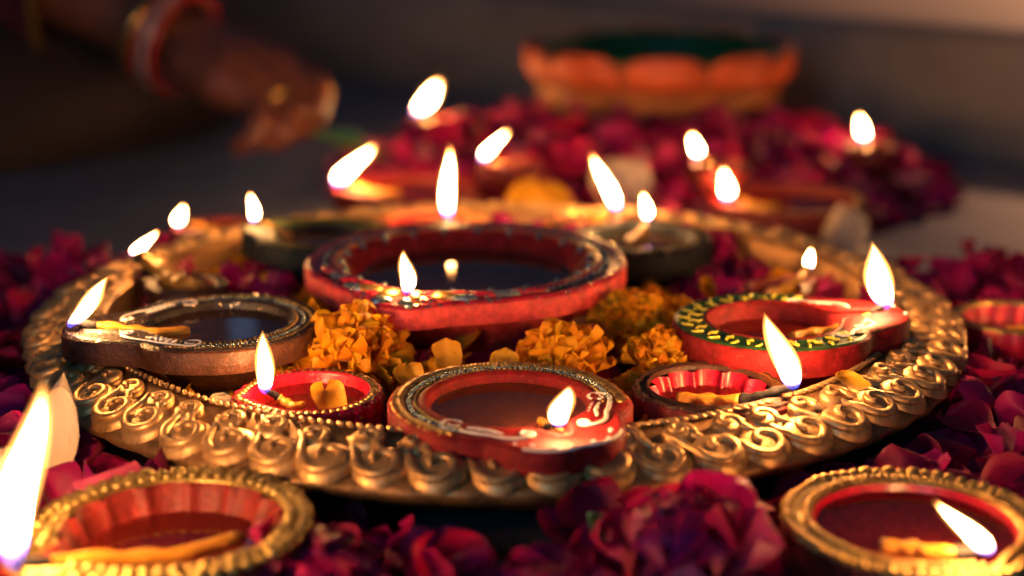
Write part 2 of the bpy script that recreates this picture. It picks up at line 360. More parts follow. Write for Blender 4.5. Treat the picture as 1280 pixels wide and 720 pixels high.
class Diya:
    def __init__(s, label, loc, zb, yaw, R, H, L=None, sw=0.42, rw=0.70, t=0.010, lobe=0.0, scal=0.0, ns=0, chan=0.13, chd=0.86,
                 side='red_clay', rim='red_clay', well='red_clay', oil='oil_dark', lvl=0.003, dep=None, ribs=0, ribd=0.05, foot=0.5, lip=0.0008, N=160, name='oil_lamp', group=None, flare=False):
        s.__dict__.update(locals()); s.L = L or R; s.dep = dep or H*0.62; s.yaw = yaw
        s.root = thing(name, label, 'oil lamp', (loc[0], loc[1], zb), yaw, group)
        T = [2*pi*j/N for j in range(N)]; s.T = T
        P = lambda r, a, z: (r*cos(a), r*sin(a), z)
        hu = H - t; c = 0.0009
        b = MB(); O = [s.out(a) for a in T]
        rr = [[P(R*foot*.9, a, 0.0) for a in T], [P(R*foot, a, 0.0006) for a in T], [P(R*(foot*.6+.30), a, hu*.40) for a in T], [P(.6*R*.78+.4*o*.78, a, hu*.80) for a, o in zip(T, O)], [P(.5*R*.86+.5*o*.88, a, hu*.97) for a, o in zip(T, O)],
              [P(o*.965, a, hu) for a, o in zip(T, O)], [P(o-.0002, a, hu+c*.4) for a, o in zip(T, O)], [P(o, a, hu+c*1.4) for a, o in zip(T, O)], [P(o, a, H-c) for a, o in zip(T, O)], [P(o-c*.35, a, H-c*.3) for a, o in zip(T, O)], [P(o-c, a, H) for a, o in zip(T, O)]]
        b.rings(rr, True, True); b.build('body', side, s.root, 50)
        b = MB(); prof = [(0, 0), (.06, lip), (.12, lip), (.2, .1*lip), (.5, 0), (.72, .1*lip), (.82, lip*1.2), (.93, lip*1.1), (1, -.0003)]
        b.rings([[P((o-c)*(1-u) + s.wel(a)*u, a, H + dz) for a, o in zip(T, O)] for u, dz in prof]); b.build('rim', rim, s.root)
        b = MB(); wp = [(1.0, -.0003), (.985, -.0018), (.94, -.35*s.dep), (.80, -.72*s.dep), (.55, -.95*s.dep), (.25, -s.dep)] if not flare else [(1.0, -.0003), (.975, -.0012), (.90, -.28*s.dep), (.76, -.62*s.dep), (.55, -.90*s.dep), (.25, -s.dep)]
        b.rings([[P(s.wel(a, k)*f*(1 - ribd*(1-abs(sin(ribs*a/2)))**2 if ribs else 1)*1.0, a, H+z) for a in T] for k, (f, z) in enumerate(wp)], cap1=True); b.build('well', well, s.root)
        if oil:
            u = min(1, (lvl)/(s.dep*.35)); f = (.985*(1-u)+.94*u) if not flare else (.97 - .27*min(1, lvl/(s.dep*.7)))
            b = MB(); b.rings([[P(s.wel(a, 1)*f*1.0, a, H-lvl+.0003) for a in T], [P(s.wel(a, 1)*f*.97, a, H-lvl) for a in T], [P(s.wel(a, 1)*f*.94, a, H-lvl) for a in T], [P(s.wel(a, 1)*f*.90, a, H-lvl) for a in T], [P(s.wel(a, 1)*f*.5, a, H-lvl) for a in T]], cap1=True)
            b.build('oil', oil, s.root)
    def out(s, a):
        a = (a+pi) % (2*pi) - pi; R = s.R
        r = R + (s.L-R)*exp(-abs(a/s.sw)**2.4)
        if s.lobe: r += s.lobe*R*(abs(sin(a*4.6))-.4)*exp(-(a/1.2)**4)
        if s.scal: r += s.scal*R*(abs(cos(a*s.ns/2))-.6)
        return r
    def wel(s, a, k=0):
        a = (a+pi) % (2*pi) - pi; r = s.R*s.rw
        if s.L > s.R*1.05: r += max(0, s.L*s.chd - r)*exp(-(a/s.chan)**2)*max(0, 1-k*.4)
        return r
    def at(s, a, u, dz=0.0):
        r = s.wel(a)*(1-u) + (s.out(a)-.0009)*u; return Vector((r*cos(a), r*sin(a), s.H+dz))
    def wick(s, tip=None, start=-0.25, r=0.0024, char=0.25, tail=None, rise=0.0035):
        zt = s.H + rise; tip = tip or (s.L*.93, 0.0)
        z0 = s.H - s.lvl + .0002; st = tail or (s.R*start, s.R*.15)
        pth = []
        for i in range(29):
            u = i/28; x = st[0]*(1-u)+tip[0]*u; y = st[1]*(1-u)+tip[1]*u + .0020*sin(u*7)*(1-u*.6)
            z = z0 + (zt-z0)*max(0, (u-.35)/.65)**1.2; pth.append((x, y, z))
        k = max(2, int(29*(1-char))); r = r*.82
        rf = lambda v: r*(.55+.55*sin(pi*min(1, v*1.1+.08))**.6)*(1+.08*sin(v*31))
        w = MB().tube(pth[:k+1], lambda v: rf(v*k/28), 12, twist=.8).build('wick', 'wick', s.root)
        c = MB().tube(pth[k:], lambda v: r*.85*(1-.45*v)*(1+.15*sin(v*23)), 10, twist=.8).build('charred_tip', 'char', w)
        s.tip = Vector(pth[-1]); return s
    def fl(s, dx, h, w, dy=0.0, off=(0, 0, -.002)):
        flame(s.root, s.tip + Vector(off), dx, h, w, s.yaw, dy); return s
    def beads(s, mat, u, r, n, a0=0.0, joined=True, sq=.8, dz=.0004, stretch=1.0, name='bead', ring='bead_ring'):
        if joined:
            b = MB()
            for j in range(n):
                a = 2*pi*(j+.5)/n
                if abs((a+pi) % (2*pi)-pi) < a0: continue
                q = random.uniform(.88, 1.1)
                b.ball(s.at(a, u, dz), (r*stretch*q, r*q, r*sq*q), 7, 4, ax=Matrix.Rotation(a, 3, 'Z'))
            if b.v: tag(b.build(ring, mat, s.root), kind='stuff')
        else:
            b = MB(); b.ball((0, 0, 0), (r*stretch, r, r*sq), 9, 6); me = b.mesh(name)
            for j in range(n):
                a = 2*pi*(j+.5)/n
                if abs((a+pi) % (2*pi)-pi) < a0: continue
                o = obj(name, me, mat, s.root); o.location = s.at(a, u, dz); o.rotation_euler = (0, 0, a)
                q = random.uniform(.72, 1.15); o.scale = (q, q, q)
        return s
    def ring(s, mat, u, r, name='raised_ring', dz=.0003, flat=.7, a0=0.0):
        b = MB(); T = [a for a in s.T if abs((a+pi) % (2*pi)-pi) >= a0]; rs = []
        T.sort(key=lambda a: (a) % (2*pi))
        for a in T:
            c = s.at(a, u, dz); e = Vector((cos(a), sin(a), 0))
            rs.append([c + e*(r*cos(q*pi/3)) + Vector((0, 0, r*flat*sin(q*pi/3))) for q in range(6)])
        if a0 == 0: rs.append(rs[0])
        b.rings(rs); b.build(name, mat, s.root); return s
    def swirls(s, mat='white_paint', r=0.0009, a0=0.17, a1=1.12, k=0.0042, double=True):
        for sg in (-1, 1):
            for lay in range(2 if double else 1):
                off = -.0026*lay; pts = []
                A = a0+.06*lay; B = a1-.12*lay
                def base(v, un=0.0):
                    a = A + (B-A)*v; u = .40 + .26*v + .14*sin(v*5.2) + un
                    return s.at(a, u, .0006)
                def curl(c0, t0, turns, R0, dirn):
                    out = []; n = 14
                    for i in range(1, n+1):
                        q = i/n; ang = t0 + dirn*turns*2*pi*q; rr = R0*(1-.72*q)
                        out.append((ang, rr))
                    return out
                main = [base(v/16) for v in range(17)]
                if lay: main = main[5:-1]
                if lay: main = [p - Vector((p.x, p.y, 0)).normalized()*.0036 for p in main]
                if not lay:
                    # end curl (towards the back) and start curl (towards the flame)
                    for end in (0, 1):
                        if lay and end == 0: continue
                        p = main[-1] if end else main[0]; q = main[-2] if end else main[1]
                        t = (p-q).normalized(); nrm = Vector((-t.y, t.x, 0))
                        inward = -1 if (Vector((p.x, p.y, 0)).dot(nrm) > 0) else 1
                        K = k*(1.0 if end else .62); cen = p + nrm*(inward*K); extra = []
                        v0 = p - cen; ang0 = math.atan2(v0.y, v0.x)
                        dirn = 1 if inward > 0 else -1
                        for i in range(1, 21):
                            w_ = i/20; an = ang0 + dirn*w_*2*pi*1.2; rr = K*(1-.72*w_)
                            extra.append(Vector((cen.x+rr*cos(an), cen.y+rr*sin(an), p.z)))
                        main = main + extra if end else extra[::-1] + main
                pts = [(p.x, p.y*sg, p.z) for p in main]
                MB().tube(pts, lambda v: r*(.60+.35*sin(pi*v))*(1+.12*sin(v*37)), 7, .55).build('painted_swirl', mat, s.root)
        return s
    def dots(s, mat, lst, r):
        for a, u, q in lst:
            MB().ball(s.at(a, u, .0006), (r*q, r*q*.8, r*q*.7), 8, 5).build('painted_dot', mat, s.root)
        return s
    def loose(s, mat, pos, size, rz):   # small flower petal lying in the bowl is a thing of its own: made elsewhere
        return s

TZ = 0.0153
# A  the large red lamp in the middle
dA = Diya('large coral red clay lamp with fluted inner wall in the tray centre', (-0.0132, 0.0029), TZ, rad(-111), 0.0700, 0.0425, L=0.0830, sw=0.24, rw=0.80, t=0.0090,
          side='coral_clay', rim='red_glitter', well='red_clay', lvl=0.0075, dep=0.020, ribs=22, ribd=0.035, flare=True, foot=0.55, lip=0.0012, chan=0.10, chd=0.70, lobe=0.022, N=220)
dA.wick((0.0650, 0.0), tail=(0.052, 0.003), r=0.0020, char=.5, rise=0.0030).fl(0.0, 0.0180, 0.0074)
dA.ring('black_clay', .42, .0009, 'painted_line', .0002, .5, .2).ring('red_glitter', .14, .0014, 'raised_ring', .0003, .7, .25)
dA.beads('silver_teal', .42, .0009, 110, .35, dz=.0006, stretch=.7, ring='bead_ring').beads('bead_gold', .03, .0007, 190, .3, dz=.0006)
b0 = MB().tube([(.0006, 0, .0006), (-.0012, 0, -.003), (-.0052, 0, -.0070)], lambda v: .0016*(1-.4*v), 7); me = b0.mesh('flute_divider')
for j in range(22):
    a = 2*pi*(j)/22
    if abs((a+pi) % (2*pi)-pi) < .25: continue
    o = obj('flute_divider', me, 'silver_teal', dA.root); r = dA.R*dA.rw*.975; o.location = (r*cos(a), r*sin(a), dA.H+.0004); o.rotation_euler = (0, 0, a)
for sg in (-1, 1):      # leaf shaped gold relief on the nose of the lamp
    for a, u, L_, w_, rz, mt in ((.10, .45, .0052, .0026, .5, 'bead_gold'), (.07, .82, .0040, .0022, .9, 'silver_teal'), (.17, .72, .0045, .0022, 1.0, 'red_glitter'), (.27, .50, .0058, .0024, 1.3, 'bead_gold'), (.36, .36, .0050, .0020, 1.45, 'red_glitter'), (.37, .72, .0050, .0021, 1.5, 'silver_teal'), (.48, .48, .0062, .0020, 1.5, 'red_glitter'), (.62, .50, .0075, .0019, 1.55, 'silver_teal'), (.80, .50, .0080, .0017, 1.55, 'red_glitter')):
        MB().ball(dA.at(a*sg, u, .0008), (L_*1.25, w_*1.3, w_*1.1), 10, 6, ax=Matrix.Rotation((a+rz)*sg, 3, 'Z')).build('relief_leaf', mt, dA.root)
# B  dark lamp on the left
dB = Diya('dark brown lamp with white swirls and beaded rim on left of tray', (-0.1075, -0.0780), 0.0315, rad(-168), 0.0392, 0.0225, L=0.0600, sw=0.40, rw=0.70, t=0.0092,
          side='brown_clay', rim='dark_clay', well='dark_clay', lvl=0.0030, lobe=0.05, foot=.5)
dB.wick((0.0560, 0.0), tail=(0.012, 0.001), r=0.0029, char=.22).fl(0.0165, 0.0195, 0.0092)
dB.beads('silver_teal', .45, .00085, 110, .95, dz=.0003).beads('bead_gold', .72, .0008, 120, .95, dz=.0003).beads('bead_gold', .2, .0007, 100, .95).swirls(r=.00075, a0=.26, a1=1.15, k=.0042)
for sg in (-1, 1):
    for q in range(5):
        a = .62+.085*q; MB().tube([dB.at(a*sg, .12, .0006), dB.at(a*sg, .42, .0007)], .0006, 6).build('painted_stroke', 'white_paint', dB.root)
# C  small red lamp with crimped gold rim
dC = Diya('small red bowl lamp with crimped gold rim at front left of tray', (-0.0672, -0.1265), 0.0163, rad(-165), 0.0262, 0.0255, L=0.0285, sw=.35, rw=.80, t=.012, scal=.035, ns=26,
          side='red_gloss', rim='red_gloss', well='red_gloss', oil='oil_red', lvl=.0035, foot=.55)
dC.wick((0.0165, 0.001), tail=(0.003, 0.003), r=.002, char=.35).fl(0.0005, .0228, .0078)
dC.beads('bead_gold', .55, .0013, 52, 0, stretch=1.5, dz=.0003).beads('bead_gold', .95, .0011, 60, 0, dz=-.0008).beads('bead_gold', 1.0, .0012, 48, 0, dz=-.0032)
# D  front centre lamp
dD = Diya('red lamp with white swirls and lobed sides nearest the tray front', (0.0040, -0.1470), 0.0235, rad(-62), 0.0420, 0.0225, L=0.0530, sw=.46, rw=.67, t=.0086, lobe=.085,
          side='red_clay', rim='red_clay', well='red_clay', oil='oil_brown', lvl=.0032, foot=.5, chan=.16, chd=.75)
dD.wick((0.0335, 0.0005), tail=(0.016, 0.003), r=.0018, char=.45, rise=.003).fl(.0022, .0136, .0088)
dD.beads('bead_gold', .80, .00125, 150, 1.0, stretch=2.1, sq=.9, dz=.0001).beads('silver_teal', .50, .00095, 104, .95, dz=.0004).beads('bead_gold', .33, .0007, 104, .95, dz=.0004).beads('bead_gold', .15, .0008, 96, .9, dz=.0003, stretch=1.4)
dD.swirls(r=.0008, a0=.30, a1=1.10, k=.0046)
dD.dots('white_paint', [(.33, .8, 1), (-.33, .8, 1), (-.45, .82, .8), (.20, .95, 1.1), (.08, .93, 1.3), (-.08, .95, 1.2), (-.2, .93, 1), (.62, .15, .7), (.72, .12, .7), (.82, .1, .7), (.9, .1, .6)], .0011)
MB().tube([dD.at(a/20, .96, .0002) for a in range(-8, 9)], .0006, 6).build('painted_edge', 'white_paint', dD.root)
# E  ribbed red lamp right of front
dE = Diya('small ribbed crimson lamp with brown crimped rim at front right of tray', (0.0770, -0.1262), 0.0163, rad(-30), 0.0275, 0.0265, L=0.0330, sw=.40, rw=.80, t=.011, scal=.05, ns=18,
          side='maroon_clay', rim='brown_clay', well='red_gloss', oil='oil_red', lvl=.0055, dep=.018, ribs=11, ribd=.15, foot=.5, lip=.0014, chd=.8, flare=True)
dE.wick((0.0315, 0.0010), tail=(-0.012, -0.003), r=.0035, char=.42, rise=.0060).fl(-.0100, .0275, .0112, off=(-.001, 0, -.002))
dE.ring('bead_gold', .8, .0008, 'raised_ring', .0002, .7)
# F  green rimmed lamp at right
dF = Diya('red lamp with green rim, yellow marks and white swirls on tray right', (0.1085, -0.0736), 0.0290, rad(13), 0.0392, 0.0230, L=0.0565, sw=.42, rw=.66, t=.0108, lobe=.05,
          side='red_clay', rim='green_paint', well='red_clay', oil='oil_red', lvl=.0060, foot=.5)
dF.wick((0.0485, 0.0), tail=(0.006, -0.004), r=.0025, char=.18).fl(-.0078, .0272, .0130)
bm_ = MB().tube([(-.0026, -.0012, 0), (-.0008, .0008, .0002), (.0008, -.0006, .0002), (.0026, .0012, 0)], .00065, 6); me = bm_.mesh('painted_mark')
bm2 = MB().tube([(-.0022, .0014, 0), (0, .0004, .0002), (.0018, -.0012, 0)], .0006, 6); me2 = bm2.mesh('painted_mark')
for j in range(46):
    a = 2*pi*(j+.5)/46
    if abs((a+pi) % (2*pi)-pi) < .80: continue
    o = obj('painted_mark', me if j % 2 else me2, 'yellow_paint', dF.root); o.location = dF.at(a, .55+.18*(-1)**j, .0006); o.rotation_euler = (0, 0, a+random.uniform(-.5, .5))
b = MB(); rs = []
for i in range(41):
    a = -.78+1.56*i/40
    rs.append([dF.at(a, u, dz) for u, dz in ((.02, .0001), (.12, .0016), (.5, .0006), (.90, .0013), (.985, .0004))])
b.rings(rs, close=False); b.build('spout_panel', 'red_clay', dF.root)
dF.swirls(r=.0009, a0=.24, a1=.80, k=.0042); dF.ring('red_clay', .03, .0011, 'raised_ring', .0004, .8)
dF.dots('white_paint', [(.55, .3, 1), (.65, .25, 1), (-.55, .8, 1), (.1, .95, 1.2), (-.1, .95, 1.2)], .0012)
# G  back left, blue black
dG = Diya('blue black lamp with olive rim and pink wavy line at back left', (-0.0830, 0.0819), 0.0275, rad(152), 0.0335, 0.0225, L=0.0470, sw=.42, rw=.70, t=.013, lobe=.04,
          side='blue_black', rim='olive_paint', well='blue_black', oil='oil_dark', lvl=.0035)
dG.wick((0.043, 0), tail=(.02, 0.0), r=.0024, char=.2).fl(0, .0150, .0058)
# H  back right, green black
dH = Diya('green black lamp with pink wavy edge at back right of tray', (0.0715, 0.0819), 0.0260, rad(81), 0.0345, 0.0220, L=0.0375, sw=.42, rw=.72, t=.013, lobe=.04,
          side='black_clay', rim='black_clay', well='blue_black', oil='oil_dark', lvl=.0040)
dH.wick((0.026, 0), tail=(.004, .006), r=.0028, char=.2, rise=.004).fl(0, .0150, .0064)
for d in (dG, dH):
    MB().tube([d.at(2*pi*i/200, .96, -.0012+.0007*sin(i*.9)) for i in range(201)], .0008, 6).build('painted_line', 'pink_paint', d.root)
    d.beads('bead_olive', .25, .0009, 60, .5, dz=.0003)
# I, O  small lamps beside the rim
dI = Diya('small brown lamp with yellow wick behind the dark swirled lamp', (-0.1400, 0.0215), 0.0158, rad(140), 0.0185, 0.0262, L=0.0370, sw=.40, rw=.7, t=.010, side='brown_clay', rim='brown_clay', well='maroon_clay', lvl=.003, N=96)
dI.wick((.0350, 0), tail=(-.006, -.004), r=.0058, char=.12, rise=.009).fl(.0100, .0122, .0080)
dO = Diya('small maroon lamp with yellow wick behind the green rimmed lamp', (0.1250, 0.0120), 0.0158, rad(48), 0.0165, 0.0255, L=0.0300, sw=.40, rw=.7, t=.010, side='maroon_clay', rim='maroon_clay', well='maroon_clay', lvl=.003, N=96)
dO.wick((.0290, 0), tail=(-.010, 0), r=.0032, char=.12, rise=.005).fl(0, .0105, .0052)
# J  behind the tray on the left
dJ = Diya('small maroon lamp with golden wick on the floor behind tray left', (-0.1500, 0.1830), 0.0, rad(-172), 0.0235, 0.0300, L=0.0290, sw=.40, rw=.7, t=.010, side='maroon_clay', rim='maroon_clay', well='maroon_clay', lvl=.003, N=96)
dJ.wick((.0240, 0), tail=(-.006, 0.004), r=.0042, char=.12, rise=.003).fl(.001, .0120, .0072)
# K, L  at the back edge of the tray
dK = Diya('orange red lamp at the back of the tray behind the large lamp', (-0.0354, 0.1300), TZ, rad(-20), 0.0280, 0.0297, L=0.0310, sw=.4, rw=.75, t=.011, side='orange_clay', rim='ochre_clay', well='red_clay', oil='oil_red', lvl=.004, N=96)
dK.wick((.0110, 0), tail=(-.008, .004), r=.0026, char=.25).fl(.0008, .0385, .0086)
dL = Diya('small brown lamp with tall leaning flame at the back right tray edge', (0.0480, 0.1440), TZ, rad(23), 0.0190, 0.0278, L=0.0250, sw=.4, rw=.72, t=.010, side='brown_clay', rim='ochre_clay', well='brown_clay', lvl=.004, N=96)
dL.wick((.0175, 0), tail=(-.006, .003), r=.0026, char=.25).fl(-.0128, .0315, .0092)
# M, N  on the floor between the tray and the flower heap
dM = Diya('terracotta lamp on the floor at left of the far flower heap', (-0.0500, 0.2974), 0.0, rad(-175), 0.0440, 0.0285, L=0.0520, sw=.35, rw=.78, t=.012, side='maroon_clay', rim='red_clay', well='maroon_clay', oil='oil_red', lvl=.004, N=120)
dM.wick((.0480, 0), tail=(.01, .004), r=.0032, char=.2).fl(.0205, .0250, .0135)
dN = Diya('red lamp with gold dotted rim on the floor at right of far heap', (0.1778, 0.2578), 0.0, rad(-168), 0.0455, 0.0285, L=0.0500, sw=.35, rw=.8, t=.013, side='maroon_clay', rim='red_clay', well='maroon_clay', oil='oil_red', lvl=.004, N=120)
dN.wick((.0420, 0), tail=(.01, .004), r=.003, char=.2).fl(-.0014, .0195, .0098)
dN.beads('bead_gold', .5, .0016, 60, .4)
# P  at the right edge of the picture
dP = Diya('ribbed red lamp with olive gold rim on petals at right edge', (0.2300, 0.0041), 0.0, rad(-10), 0.0270, 0.0300, L=.0310, sw=.4, rw=.82, t=.012, scal=.04, ns=20, side='red_gloss', rim='bead_olive', well='red_gloss', oil='oil_red', lvl=.008, dep=.02, ribs=14, ribd=.14, N=120)
dP.wick((.0280, 0), tail=(-.004, .003), r=.003, char=.25).fl(.002, .018, .008)
# lamps set into the far heap
for lab, c, z, yw, dx, h, w in (('tiny clay lamp with flame at left end of far petal heap', (-0.0452, 0.5092), .012, 141, .0200, .0255, .0140),
                                ('tiny clay lamp with leaning flame amid the front of far petals', (0.0099, 0.2979), .021, -155, .0145, .0195, .0072),
                                ('tiny clay lamp with upright flame in petals before the orange bowl', (0.1374, 0.2837), .021, 126, -.003, .0150, .0080),
                                ('tiny clay lamp with flame at the right end of far heap', (0.2564, 0.3904), .012, 93, -.0036, .0180, .0082)):
    d = Diya(lab, c, z, rad(yw), .0175, .0235, L=.0230, sw=.4, rw=.74, t=.010, side='maroon_clay', rim='maroon_clay', well='maroon_clay', lvl=.004, N=80)
    d.wick((.0200 if h != .0180 else .0200, 0), tail=(-.004, 0), r=.0028, char=.15).fl(dx, h, w)
# S  front left, T  front right
dS = Diya('large red ribbed lamp with beaded gold rim in the left foreground', (-0.0985, -0.2220), 0.0, rad(-140), 0.0420, 0.0335, L=0.0530, sw=.40, rw=.80, t=.014, side='red_clay', rim='bead_olive', well='maroon_clay', oil='oil_red', lvl=.0085, dep=.024, ribs=14, ribd=.07, foot=.55, chan=.18, chd=.9, flare=True)
dS.wick((.0500, 0), tail=(-.020, .006), r=.0033, char=.14, rise=.003).fl(.0105, .0540, .0140)
dS.beads('bead_olive', .30, .0025, 54, .25, joined=False, dz=.0010).beads('bead_olive', .86, .0029, 52, .25, joined=False, dz=.0003).beads('bead_gold', 1.0, .0016, 90, .2, dz=-.0040)
dT = Diya('dark red lamp full of oil with gold beaded rim in right foreground', (0.1270, -0.2225), 0.0, rad(-66), 0.0400, 0.0335, L=0.0425, sw=.40, rw=.76, t=.014, side='maroon_clay', rim='bead_gold', well='red_gloss', oil='oil_red', lvl=.0030, dep=.02, foot=.55)
dT.wick((.0290, .002), tail=(.0060, -.0170), r=.0033, char=.26, rise=.002).fl(-.0152, .0165, .0090, off=(0, 0, -.001))
dT.beads('bead_gold', .25, .0017, 84, 0, dz=.0006).beads('bead_gold', .92, .0024, 62, 0, joined=False, dz=.0002).beads('bead_olive', .60, .0013, 96, 0, dz=.0001)

# ------------------------------------------------------------------ petals and flowers
def petal_mesh(L, W, cup, curl, ruf, seed, tip=.2, n=9, nb=.10, name='petal', thick=0.0):
    rnd = random.Random(seed); ph = [rnd.uniform(0, 6.28) for _ in range(6)]
    b = MB(); me_uv = []; pk_ = rnd.uniform(.52, .66); pw = 2.0+2.2*tip
    for i in range(n):
        u = i/(n-1)
        u = 1-(1-u)**1.5
        q = min(1, u/pk_); w = W*.5*(nb + (1-nb)*(q*q*(3-2*q))**.8)
        if u > pk_: w *= max(tip*.25, (max(0, 1-((u-pk_)/(1-pk_))**pw))**.5)
        for j in range(n):
            v = -1+2*j/(n-1)
            x = v*w*(1-.06*abs(v)); y = L*u*(1-.10*v*v*u)
            z = cup*W*(v*v)*(.3+u*.7) + cup*.8*L*(u-.45)**2 - curl*L*max(0, u-.55)**2*3.0
            z += ruf*W*(sin(v*4+ph[0]+u*2)*.5+sin(v*7+ph[1])*.3*u+sin(u*6+ph[2]+v*2)*.4)*u
            x += ruf*W*.25*sin(u*5+ph[3]); b.v.append((x, y-L*.5, z)); me_uv.append((j/(n-1), u))
    for i in range(n-1):
        for j in range(n-1):
            a = i*n+j; b.f.append((a, a+1, a+n+1, a+n))
    me = b.mesh(name); uvl = me.uv_layers.new(name='UVMap')
    for lp in me.loops: uvl.data[lp.index].uv = me_uv[lp.vertex_index]
    return me
prng = random.Random(4)
RP = [petal_mesh(.028, .028, prng.uniform(.20, .45), prng.uniform(.05, .45), prng.uniform(.05, .10), k, .85, 11, .22) for k in range(12)]
for m_ in RP: m_.materials.append(M['rose'])
RPd = [petal_mesh(.030, .031, prng.uniform(.20, .45), prng.uniform(.05, .4), prng.uniform(.05, .10), 50+k, .85, 11, .22) for k in range(5)]
for m_ in RPd: m_.materials.append(M['rose_dark'])
MG = [petal_mesh(.0165, .0115, random.uniform(.15, .35), random.uniform(-.2, .5), random.uniform(.12, .20), 80+k, .55, 9) for k in range(6)]
for m_ in MG: m_.materials.append(M['marigold'])
def rot(yaw, tilt, roll=0): return Euler((tilt, roll, yaw), 'XYZ')

MARK = [(-.0132, .003, 'the large red lamp'), (-.1075, -.078, 'the dark brown swirled lamp'), (-.0672, -.1265, 'the small gold rimmed lamp'), (.004, -.147, 'the front swirled lamp'), (.077, -.1262, 'the ribbed crimson lamp'), (.1085, -.0736, 'the green rimmed lamp'),
        (-.083, .082, 'the blue black lamp'), (.0715, .082, 'the green black lamp'), (-.14, .0215, 'the small brown lamp'), (.125, .012, 'the small maroon lamp'), (-.0354, .13, 'the orange lamp at tray back')]
OUTM = [(-.0985, -.222, 'the left foreground lamp'), (.127, -.2225, 'the right foreground lamp'), (.23, .004, 'the lamp at right picture edge'), (.056, -.229, 'the crumpled rose head'), (-.046, -.226, 'the dark crimson rose head'), (.012, -.248, 'the bottom rose head'),
        (.19, -.10, 'the right side of the tray'), (.20, .10, 'the back right tray rim'), (-.20, -.08, 'the left side of the tray'), (-.19, .10, 'the back left tray rim'), (-.148, -.162, 'the upright cream petal'), (.17, -.15, 'the front right tray rim')]
HEAPM = [(-.02, .47, 'the left end'), (.01, .298, 'the leaning front flame'), (.074, .31, 'the broad cream petal'), (.137, .284, 'the upright front flame'), (.178, .258, 'the gold dotted red lamp'), (.256, .39, 'the right end flame'), (.122, .42, 'the orange bowl'), (.3, .44, 'the right end')]
def near(x, y, lst): return min(lst, key=lambda m: (m[0]-x)**2+(m[1]-y)**2)[2]
def rose_petal(x, y, z, label, group, s=None, tilt=None, yaw=None, dark=False, name='rose_petal'):
    me = random.choice(RPd if dark else RP)
    o = obj(name, me); o.location = (x, y, z)
    yaw = random.uniform(0, 2*pi) if yaw is None else yaw
    o.rotation_euler = rot(yaw, random.gauss(0, .45) if tilt is None else tilt, random.gauss(0, .40))
    if random.random() < .35: o.rotation_euler[0] += pi
    s = s or random.uniform(.8, 1.2); o.scale = (s, s*random.uniform(.9, 1.1), s)
    shade = 'dark crimson' if dark else 'bright magenta red'
    flat = 'tilted' if abs(o.rotation_euler[1]) > .35 else 'flat'
    lst, pre = (MARK, 'inside the tray by') if label == 'in' else (HEAPM, 'on the far heap near') if label == 'heap' else (OUTM, 'on the floor by')
    lab = f"{flat} {shade} rose petal {pre} {near(x, y, lst)}"
    return tag(o, lab, 'petal', group)
def rose_head(name, label, loc, size, tiltx=0.0, tilty=0.0, dark=False, n=26, group=None):
    t = thing(name, label, 'rose', loc, random.uniform(0, 6.28), group); t.rotation_euler[0] = tiltx; t.rotation_euler[1] = tilty
    for k in range(n):
        f = k/(n-1); a = k*2.39996; me = random.choice(RPd if dark else RP)
        o = obj('petal', me, None, t); op = .12 + 1.15*f**1.1           # opening angle from vertical
        L = .030*size; rr = .10*L + .42*L*f
        o.rotation_euler = Euler((pi/2 - op + random.gauss(0, .10), random.gauss(0, .15), a - pi/2 + random.gauss(0, .1)), 'XYZ')
        h = L*(.62 - .42*f)
        o.location = (rr*cos(a)*(1+.4*sin(op)), rr*sin(a)*(1+.4*sin(op)), h)
        s = size*(.60 + .45*f)*random.uniform(.9, 1.1); o.scale = (s, s, s)
        # inner face of the petal must look at the axis
    return t
def marigold(label, loc, size, n=64, tilt=(0, 0), group='marigold flowers on the tray'):
    t = thing('marigold_flower', label, 'marigold', loc, random.uniform(0, 6.28), group); t.rotation_euler[0] = tilt[0]; t.rotation_euler[1] = tilt[1]
    for k in range(n):
        f = (k+.5)/n; a = k*2.39996; el = pi/2*(1-f**.75*1.12)
        o = obj('petal', random.choice(MG), None, t)
        d = Vector((cos(a)*cos(el), sin(a)*cos(el), sin(el))); r = size*.5*random.uniform(.72, 1.0)*(1-.12*sin(el))
        o.rotation_euler = d.to_track_quat('Y', 'Z').to_euler()
        o.rotation_euler.rotate_axis('Y', random.gauss(0, .7)); o.rotation_euler.rotate_axis('X', random.gauss(0, .3))
        s = size/.045*random.uniform(.55, .85)
        o.location = d*(r*.62); o.scale = (s, s, s)
    return t
marigold('bright orange marigold behind the small gold rimmed lamp', (-0.0560, -0.080, 0.037), .060, 140)
marigold('ruffled marigold leaning on the large lamp above the front lamp', (0.0250, -0.087, 0.038), .050, 110, tilt=(.3, 0))
marigold('marigold tucked under the right side of the large lamp', (0.0560, -0.045, 0.040), .044, 110, tilt=(.2, .2))
marigold('marigold beside the left end of the green rimmed lamp', (0.0630, -0.083, 0.038), .038, 100, tilt=(.3, -.1))
marigold('marigold half hidden below the green black lamp at back right', (0.1000, 0.0330, 0.026), .032)
marigold('marigold half hidden in front of the blue black lamp', (-0.1060, 0.0420, 0.030), .030)
marigold('flattened marigold below the front edge of the green rimmed lamp', (0.1230, -0.1200, 0.022), .032, 48)
marigold('marigold between the blue black lamp and the large lamp', (-0.0850, 0.0320, 0.028), .026, 44)
marigold('marigold behind the right side of the large lamp', (0.0690, 0.0170, 0.030), .030, 44)

